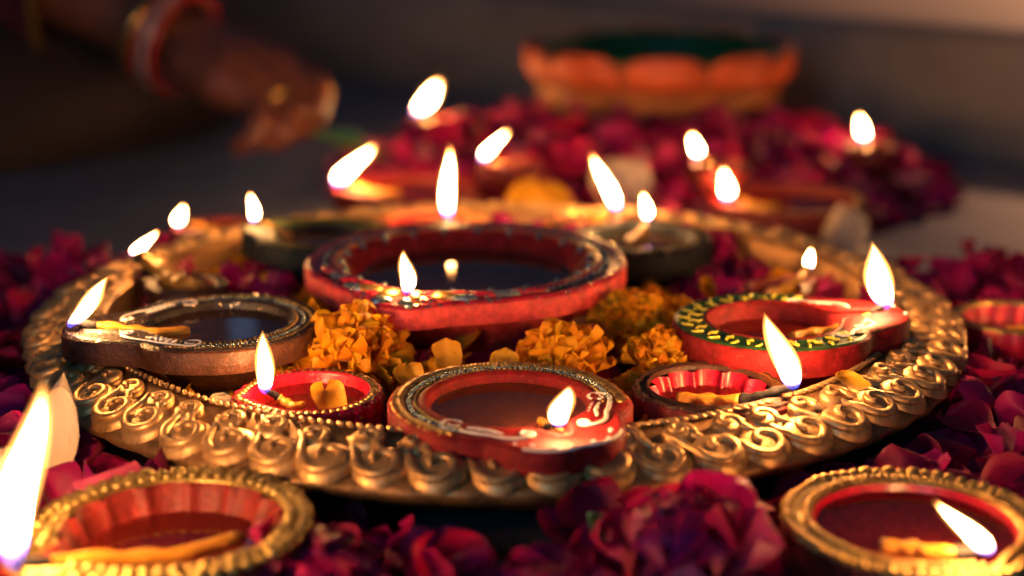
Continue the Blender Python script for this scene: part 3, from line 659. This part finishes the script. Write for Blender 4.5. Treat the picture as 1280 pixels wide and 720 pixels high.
marigold('small marigold left of the ruffled marigolds, behind the gold rimmed lamp', (-0.0840, -0.0930, 0.028), .034, 70)
marigold('low marigold between the front lamp and the ribbed lamp', (0.0500, -0.1050, 0.030), .030, 70)
marigold('marigold under the nose of the large lamp', (-0.0220, -0.0830, 0.030), .030, 70)
marigold('marigold in the gap right of the ribbed lamp by the rim', (0.1360, -0.0980, 0.024), .030, 70)
marigold('marigold behind the left end of the green rimmed lamp', (0.0800, -0.0150, 0.032), .034, 70)
def blocked(x, y, lst, pad=0.0):
    return any((x-cx)**2+(y-cy)**2 < (r+pad)**2 for cx, cy, r in lst)
LT = [(-.0132, .0029, .055), (-.1075, -.078, .030), (-.0672, -.1265, .024), (.004, -.147, .034), (.077, -.1262, .025), (.1085, -.0736, .03), (-.083, .0819, .027), (.0715, .0819, .027), (-.14, .0215, .016), (.125, .012, .015), (-.0354, .13, .024), (.048, .144, .016)]
# loose petals lying inside the tray
cnt = 0
while cnt < 66:
    r = .160*math.sqrt(random.random()); a = random.uniform(0, 2*pi); x, y = r*cos(a), r*sin(a)
    if blocked(x, y, LT): continue
    rose_petal(x, y, random.uniform(.019, .030), 'in', 'rose petals inside the tray', random.uniform(.6, .9), dark=random.random() < .4); cnt += 1
cnt = 0
while cnt < 150:
    r = .158*math.sqrt(random.random()); a = random.uniform(0, 2*pi); x, y = r*cos(a), r*sin(a)
    if blocked(x, y, LT, -.004): continue
    o = obj('marigold_petal', random.choice(MG)); o.location = (x, y, random.uniform(.026, .036)); o.rotation_euler = rot(random.uniform(0, 6.28), random.gauss(0, .5), random.gauss(0, .4)); cnt += 1
    tag(o, 'loose orange marigold petal in the tray by ' + near(x, y, MARK), 'petal', 'loose marigold petals in the tray')
def single(name, label, cat, L, W, mat, loc, e, cup=.25, curl=.1, ruf=.05, tip=.3, n=11, seed=5):
    me = petal_mesh(L, W, cup, curl, ruf, seed, tip, n, .85 if mat == 'yellow_petal' else .10, name); me.materials.append(M[mat]); o = obj(name, me); o.location = loc; o.rotation_euler = e
    return tag(o, label, cat)
single('flower_petal', 'yellow petal floating in the small gold rimmed red lamp', 'petal', .015, .013, 'yellow_petal', (-.0600, -.1330, .0405), rot(.3, .25), ruf=.03, tip=.8, cup=.4, seed=1)
single('flower_petal', 'yellow petal standing between the large lamp and front lamp', 'petal', .011, .012, 'yellow_petal', (-.0190, -.0930, .0460), rot(.2, 1.2), ruf=.16, tip=.9, seed=2)
single('flower_petal', 'pale yellow petal left of centre behind the front lamp', 'petal', .010, .012, 'yellow_petal', (.0030, -.0975, .0440), rot(-.2, 1.2), ruf=.16, tip=.9, seed=3)
single('flower_petal', 'yellow petal at the back left shoulder of the front lamp', 'petal', .010, .012, 'yellow_petal', (-.0330, -.1060, .0410), rot(.4, .9), ruf=.16, tip=.9, seed=4)
single('flower_petal', 'narrow orange petal standing left of the large red lamp', 'petal', .019, .008, 'marigold', (-.0740, -.0580, .0480), rot(.35, 1.4), tip=.1, seed=6)
single('flower_petal', 'long cream petal standing upright before the tray at left', 'petal', .044, .0145, 'cream', (-.1480, -.1620, .0390), rot(.05, 1.42, .10), tip=.08, cup=.3, curl=.15, ruf=.03, seed=7)
single('flower_petal', 'pinkish cream petal at the left picture edge behind the tall flame', 'petal', .036, .018, 'cream', (-.1620, -.2000, .0330), rot(-.5, 1.1, .3), seed=8)
single('flower_petal', 'broad cream petal in the front of the far rose heap', 'petal', .044, .042, 'cream', (.0760, .3050, .0200), rot(.2, .9), cup=.4, seed=9)
single('flower_petal', 'golden yellow petal on the floor behind the large lamp', 'petal', .040, .040, 'yellow_petal', (.0255, .2260, .0240), rot(-.1, .9), cup=.45, seed=10)
single('flower_petal', 'cream petal standing on the floor behind the right tray rim', 'petal', .040, .028, 'cream', (.1950, .2000, .0190), rot(.1, 1.35), cup=.5, seed=12)
single('flower_petal', 'pale yellow petal lying on the front right tray rim', 'petal', .013, .011, 'yellow_petal', (.1270, -.1290, .0455), rot(.6, .15), seed=13)
single('leaf', 'small pale green leaf among rose petals in front of the tray', 'leaf', .016, .014, 'leaf', (.0310, -.2200, .0280), rot(.9, .8, .3), seed=14)
single('leaf', 'small green leaf among rose petals left of the tray', 'leaf', .022, .012, 'leaf', (-.2180, -.0560, .0280), rot(1.9, .3, .3), seed=15)
single('flower_petal', 'small cream petal inside the tray beside the gold rimmed lamp', 'petal', .014, .010, 'cream', (-.1010, -.1180, .0330), rot(.8, .6), seed=16)
single('flower_petal', 'pink petal inside the tray at right of the ribbed lamp', 'petal', .018, .015, 'rose', (.1080, -.1320, .0300), rot(.5, .5), seed=17)

# rose petals on the floor round the tray
FL = [(-.0985, -.222, .050), (.127, -.2225, .047), (.23, .0041, .03), (-.129, -.249, .03)]
def ring_petals(n, f_ang, r0, r1, z0, z1, label, group, dark=.4, smin=.70, smax=1.0):
    c = 0; tries = 0
    while c < n and tries < 20000:
        tries += 1
        a = f_ang(); r = r0+(r1-r0)*random.random(); x, y = r*cos(a), r*sin(a)
        if blocked(x, y, FL): continue
        zt = z1*(1-.35*(r-r0)/(r1-r0)); z = z0 + (zt-z0)*random.random()
        if r < .204: z = min(z, .016)
        if r < .220 and abs(x+.015) < .035 and y < 0: continue
        rose_petal(x, y, z, label, group, random.uniform(smin, smax), dark=random.random() < dark); c += 1
ring_petals(66, lambda: rad(random.uniform(-122, -58)), .196, .285, .006, .034, 'out', 'rose petals strewn round the tray', .5, .70, .98)
ring_petals(60, lambda: rad(random.uniform(-58, 12)), .200, .285, .004, .034, 'out', 'rose petals strewn round the tray', .35)
ring_petals(54, lambda: rad(random.uniform(165, 238)), .200, .285, .004, .034, 'out', 'rose petals strewn round the tray', .35)
ring_petals(16, lambda: rad(random.uniform(10, 32)), .210, .275, .004, .024, 'out', 'rose petals strewn round the tray', .3)
ring_petals(14, lambda: rad(random.uniform(138, 166)), .205, .262, .004, .024, 'out', 'rose petals strewn round the tray', .3)
rose_head('rose_flower', 'crumpled magenta rose head leaning against the tray front right of centre', (.0560, -.2290, .0170), 1.02, -.35, .1, n=30)
rose_head('rose_flower', 'dark crimson rose head lying in front of the tray at left', (-.0500, -.2330, .0040), 1.10, -.3, -.2, True, n=26)
rose_head('rose_flower', 'purple red rose head at the bottom picture edge near centre', (.0150, -.2500, .0040), 1.0, -.25, .1, n=24)
rose_head('rose_flower', 'dark rose head at the bottom edge beside the right foreground lamp', (.0760, -.2560, .0040), .9, -.2, .2, n=22)

# far heap of rose petals round the bowl
def heap_h(x, y):
    d = math.sqrt(((x-.105)/.222)**2+((y-.460)/.200)**2); return max(0, 1-d**1.6)*.056
HB = [(.122, .515, .070), (-.0452, .5092, .016), (.0099, .2979, .016), (.1374, .2837, .016), (.2564, .3904, .016), (-.05, .2974, .045), (.1778, .2578, .047)]
def heap_xy():
    while True:
        a = random.uniform(0, 2*pi); r = math.sqrt(random.random())*1.02; x, y = .105+.222*r*cos(a), .460+.200*r*sin(a)
        if not blocked(x, y, HB): return x, y
k = 0
while k < 24:
    x, y = heap_xy()
    if y > .47: continue
    rose_petal(x, y, heap_h(x, y)+random.uniform(.004, .010), 'heap', 'rose petals on the far heap', random.uniform(.75, 1.1), dark=random.random() < .25); k += 1
src = [([tuple(v.co) for v in m_.vertices], [tuple(p.vertices) for p in m_.polygons], [tuple(d.uv) for d in m_.uv_layers[0].data]) for m_ in RP]
def petal_mass(name, pts, mat):
    b = MB(); uvs = []
    for x, y, z, s in pts:
        V, Fc, U = random.choice(src)
        mt = Matrix.Translation((x, y, z)) @ rot(random.uniform(0, 6.28), random.gauss(0, .8) + (pi if random.random() < .35 else 0), random.gauss(0, .7)).to_matrix().to_4x4() @ Matrix.Scale(s, 4)
        n0 = len(b.v); b.v += [tuple(mt @ Vector(v)) for v in V]; b.f += [tuple(i+n0 for i in f) for f in Fc]; uvs += U
    me = b.mesh(name); uvl = me.uv_layers.new(name='UVMap')
    for i, u in enumerate(uvs): uvl.data[i].uv = u
    return obj(name, me, mat)
pts = []
for k in range(1150):
    x, y = heap_xy(); pts.append((x, y, .003+heap_h(x, y)*random.random()**.4, random.uniform(.45, .85)))
tag(petal_mass('petal_heap', pts, 'rose_flamelit'), 'deep heap of crimson rose petals round the orange bowl', 'petals', kind='stuff')
pts = []
while len(pts) < 520:
    a = rad(random.uniform(140, 390)); r = random.uniform(.185, .285); x, y = r*cos(a), r*sin(a)
    if blocked(x, y, FL, -.006) or (abs(x+.015) < .035 and y < 0 and r < .222): continue
    pts.append((x, y, random.uniform(.003, .014 if r < .205 else .026), random.uniform(.6, .95)))
tag(petal_mass('petal_litter', pts, 'rose_dark'), 'under layer of dark rose petals covering the floor round the tray', 'petals', kind='stuff')
pts = []
while len(pts) < 300:
    a = random.uniform(0, 2*pi); r = .163*math.sqrt(random.random()); x, y = r*cos(a), r*sin(a)
    if blocked(x, y, LT, -.003): continue
    if len(pts) > 150 and (y < .0 or r < .10): continue
    pts.append((x, y, random.uniform(.018, .024) if len(pts) <= 150 else random.uniform(.022, .037), random.uniform(.55, .85)))
tag(petal_mass('petal_bed', pts, 'rose_dark'), 'bed of small dark rose petals covering the bottom of the tray', 'petals', kind='stuff')
for lab, x, y in (('crimson rose head at the left end of the far heap', -.020, .470), ('rose head behind the lamp at left in the far heap', -.005, .400), ('rose head right of the leaning far flame', .045, .360), ('rose head in the far heap before the orange bowl', .130, .385), ('rose head at the right of the far heap beside the bowl', .225, .465), ('rose head at the far right end of the heap', .262, .440), ('rose head above the gold dotted red lamp', .205, .335)):
    rose_head('rose_flower', lab, (x, y, heap_h(x, y)*.75), .85, random.gauss(-.2, .25), random.gauss(0, .25), n=18)

# ------------------------------------------------------------------ the far bowl
u = thing('flower_bowl', 'orange lotus edged bowl with green inside standing in far rose petals', 'bowl', (.122, .515, .017), rad(8)); u.scale = (.95, .95, 1.0)
b = MB(); b.rings(lathe([(.070, -.0165), (.078, -.016), (.084, -.004), (.088, .012), (.0915, .026), (.0950, .038), (.0975, .046), (.099, .052), (.0995, .0700)], 96)); b.f.append(tuple(range(95, -1, -1))); b.build('body', 'ochre_clay', u)
b = MB(); b.rings(lathe([(.0995, .0700), (.0985, .0735), (.0968, .0735), (.0940, .066), (.088, .050), (.070, .034), (.04, .028), (.01, .027)], 96), cap1=True); b.build('interior', 'urli_green', u)
b = MB(); b.rings(lathe([(.084, .0470), (.05, .0468), (.01, .0468)], 64), cap1=True); b.build('water', 'oil_dark', u)
NPAN = 10
b = MB(); rs = []
for i in range(13):
    q = -1+2*i/12; a = q*(pi/NPAN)*.94; top = .0765-.006*abs(q)**4-.0015*q*q; bul = .0035*(1-q*q)
    rs.append([((r+bul*bz)*cos(a), (r+bul*bz)*sin(a), z) for r, z, bz in ((.0985, .0500, .3), (.1025, .0560, 1), (.1045, .0640, 1), (.1045, top-.003, .8), (.1035, top, .7), (.1015, top-.001, .6), (.1000, .066, .3), (.0980, .054, 0))])
b.rings(rs, True, True, True) if False else b.rings(rs, close=True, cap0=True, cap1=True); me = b.mesh('rim_panel')
for k in range(NPAN):
    o = obj('rim_panel', me, 'orange_clay', u); o.rotation_euler = (0, 0, 2*pi*k/NPAN + .12)
b = MB(); b.rings([[Vector((.0895*cos(a), .0895*sin(a), .0375)) + (Vector((cos(a), sin(a), -.9)).normalized().cross(Vector((-sin(a), cos(a), 0))))*(.0062*cos(q*pi/4)) + Vector((-sin(a), cos(a), 0))*(.0062*sin(q*pi/4)) for q in range(8)] for a in (0,)] + [], cap1=False) if False else None
mr = MB(); mr.tube([(0, .0065*cos(q*pi/6), .0065*sin(q*pi/6)) for q in range(13)], .0013, 6, up=(1, 0, 0)); me = mr.mesh('embossed_ring')
for k in range(24):
    a = 2*pi*k/24; o = obj('embossed_ring', me, 'maroon_clay', u); o.location = (.0925*cos(a), .0925*sin(a), .0240); o.rotation_euler = (0, rad(12), a)

# ------------------------------------------------------------------ the person's arm and hand
pr = thing('person', 'person in dark red clothes reaching down with a ringed hand to the flowers', 'person', (-.36, .60, 0))
base = Vector(pr.location)
def capsule(b, p, q, r0, r1, n=14):
    p, q = Vector(p), Vector(q); d = (q-p).normalized(); a = d.orthogonal().normalized(); c = d.cross(a); rs = []
    for i in range(5):
        f = pi/2*(i+.3)/4.3; rs.append([p - d*(r0*cos(f)) + (a*cos(2*pi*j/n)+c*sin(2*pi*j/n))*(r0*sin(f)) for j in range(n)])
    for i in range(5):
        f = pi/2*(4-i+.3)/4.3; rs.append([q + d*(r1*cos(f)) + (a*cos(2*pi*j/n)+c*sin(2*pi*j/n))*(r1*sin(f)) for j in range(n)])
    b.rings(rs, True, True, True)
b = MB()
def chain(pts, k=1.0):
    for (p, r0), (q, r1) in zip(pts, pts[1:]): capsule(b, Vector(p)-base, Vector(q)-base, r0*(1.10 if r0 < .0112 else 1.18 if r0 < .0230 else 1), r1*(1.10 if r1 < .0112 else 1.18 if r1 < .0230 else 1))
chain([((-.520, .70, .30), .046), ((-.430, .62, .190), .040), ((-.345, .57, .138), .034), ((-.272, .532, .106), .026), ((-.240, .515, .096), .0245), ((-.215, .503, .086), .024)])   # forearm and wrist
chain([((-.222, .505, .087), .022), ((-.196, .512, .082), .0185), ((-.163, .508, .076), .0125)])     # back of the hand, index side
chain([((-.222, .503, .085), .021), ((-.190, .492, .078), .019), ((-.156, .486, .070), .0125)])
chain([((-.222, .498, .083), .020), ((-.192, .476, .074), .018), ((-.162, .466, .063), .0120)])
chain([((-.222, .492, .081), .019), ((-.196, .464, .070), .016), ((-.174, .450, .060), .0110)])
chain([((-.163, .508, .076), .0108), ((-.134, .494, .064), .0100), ((-.131, .478, .052), .0090), ((-.140, .468, .042), .0078)])   # index
chain([((-.156, .486, .070), .0108), ((-.130, .470, .058), .0104), ((-.131, .456, .046), .0092), ((-.142, .450, .038), .0080)])   # middle
chain([((-.162, .466, .063), .0104), ((-.143, .446, .050), .0102), ((-.148, .437, .039), .0090), ((-.158, .437, .032), .0078)])   # ring
chain([((-.174, .450, .060), .0094), ((-.163, .430, .047), .0092), ((-.170, .424, .037), .0082), ((-.180, .427, .031), .0072)])   # little
chain([((-.214, .512, .078), .0160), ((-.190, .502, .056), .0128), ((-.165, .488, .042), .0105), ((-.146, .474, .034), .0085)])   # thumb
me = b.mesh('body'); o = obj('body', me, 'skin', pr)
md = o.modifiers.new('remesh', 'REMESH'); md.mode = 'VOXEL'; md.voxel_size = .0017; md.use_smooth_shade = True
md = o.modifiers.new('smooth', 'SMOOTH'); md.iterations = 4; md.factor = .5
dg = bpy.context.evaluated_depsgraph_get(); me2 = bpy.data.meshes.new_from_object(o.evaluated_get(dg)); o.modifiers.clear(); o.data = me2
if len(me2.materials) == 0: me2.materials.append(M['skin'])
for p in me2.polygons: p.use_smooth = True
def torus(c, ax, R, r, mat, name, n=40, m=8, parent=None, ov=1.0):
    c = Vector(c)-base; ax = Vector(ax).normalized(); a = ax.orthogonal().normalized(); d = ax.cross(a); rs = []
    for i in range(n+1):
        e = a*cos(2*pi*i/n)+d*sin(2*pi*i/n)*ov
        rs.append([c + e*R + (e*cos(2*pi*j/m) + ax*sin(2*pi*j/m))*r for j in range(m)])
    bb = MB(); bb.rings(rs); return bb.build(name, mat, parent or pr)
axw = Vector((.072, -.035, -.026))
w0 = Vector((-.236, .515, .094))
for k, mt in enumerate(('bangle_red', 'bangle_white', 'bangle_red', 'jewel_gold')):
    torus(w0 - axw.normalized()*(.0075*k - .004), axw + Vector((0, 0, -.004*k)), .0375, .0034 if k < 3 else .0028, mt, 'bangle')
torus((-.153, .456, .0565), (.019, -.020, -.013), .0112, .0022, 'jewel_gold', 'ring'); torus((-.1325, .486, .058), (.003, -.016, -.012), .0106, .0022, 'jewel_gold', 'ring')
# draped cloth: dark lap with folds, and a red end with a gold border over the forearm
def cloth(name, mat, f, nu, nv_):
    bb = MB(); bb.rings([[Vector(f(i/(nu-1), j/(nv_-1)))-base for j in range(nv_)] for i in range(nu)], close=False); return bb.build(name, mat, pr)
def lap(u_, v):      # u across, v over the knee from floor in front to floor behind
    x = -.95 + .70*u_; end = max(0, (u_-.72)/.28); R = .175*math.sqrt(max(.0, 1-end**2.2)); a = pi*v
    fold = 1+.05*sin(u_*26+v*5)+.035*sin(u_*11-v*9)
    return (x + .03*sin(v*6), .70 - .235*cos(a)*(R/.175)*fold, max(.002, R*sin(a)*fold*.78))
cloth('lap_garment', 'cloth_dark', lap, 60, 40)
def drape(u_, v):
    p = Vector((-.545, .715, .33))*(1-u_) + Vector((-.318, .556, .128))*u_; a = rad(-75)+rad(330)*v
    R = (.062 - .018*u_)*(1+.07*sin(v*34+u_*6)); ax = Vector((.072, -.05, -.065)).normalized(); e1 = ax.cross(Vector((0, 0, 1))).normalized(); e2 = e1.cross(ax)
    return p + e1*(R*cos(a)) + e2*(R*sin(a)) - Vector((0, 0, .05*u_*max(0, -sin(a))))
cloth('sleeve', 'cloth_red', drape, 24, 60)
bb = MB(); bb.tube([Vector(drape(1.0, v/59))-base for v in range(60)], .0035, 6); bb.build('gold_border', 'jewel_gold', pr)
# stem with a leaf held in the fingers
st = thing('flower_sprig', 'green flower stem held between the fingers above the floor', 'stem', (-.136, .462, .032))
sb = Vector(st.location); P0 = [(-.150, .468, .040), (-.136, .460, .036), (-.115, .450, .0315), (-.097, .442, .027), (-.080, .436, .021)]
MB().tube([Vector(p)-sb for p in P0], lambda v: .0030-.0008*v, 8).build('stalk', 'stem', st)
lm = petal_mesh(.040, .012, .2, .1, .04, 33, .1, 9, name='leaf_blade'); lm.materials.append(M['leaf']); o = obj('leaf_blade', lm, None, st); o.location = Vector((-.110, .444, .034))-sb; o.rotation_euler = rot(-1.9, -.1, .4)
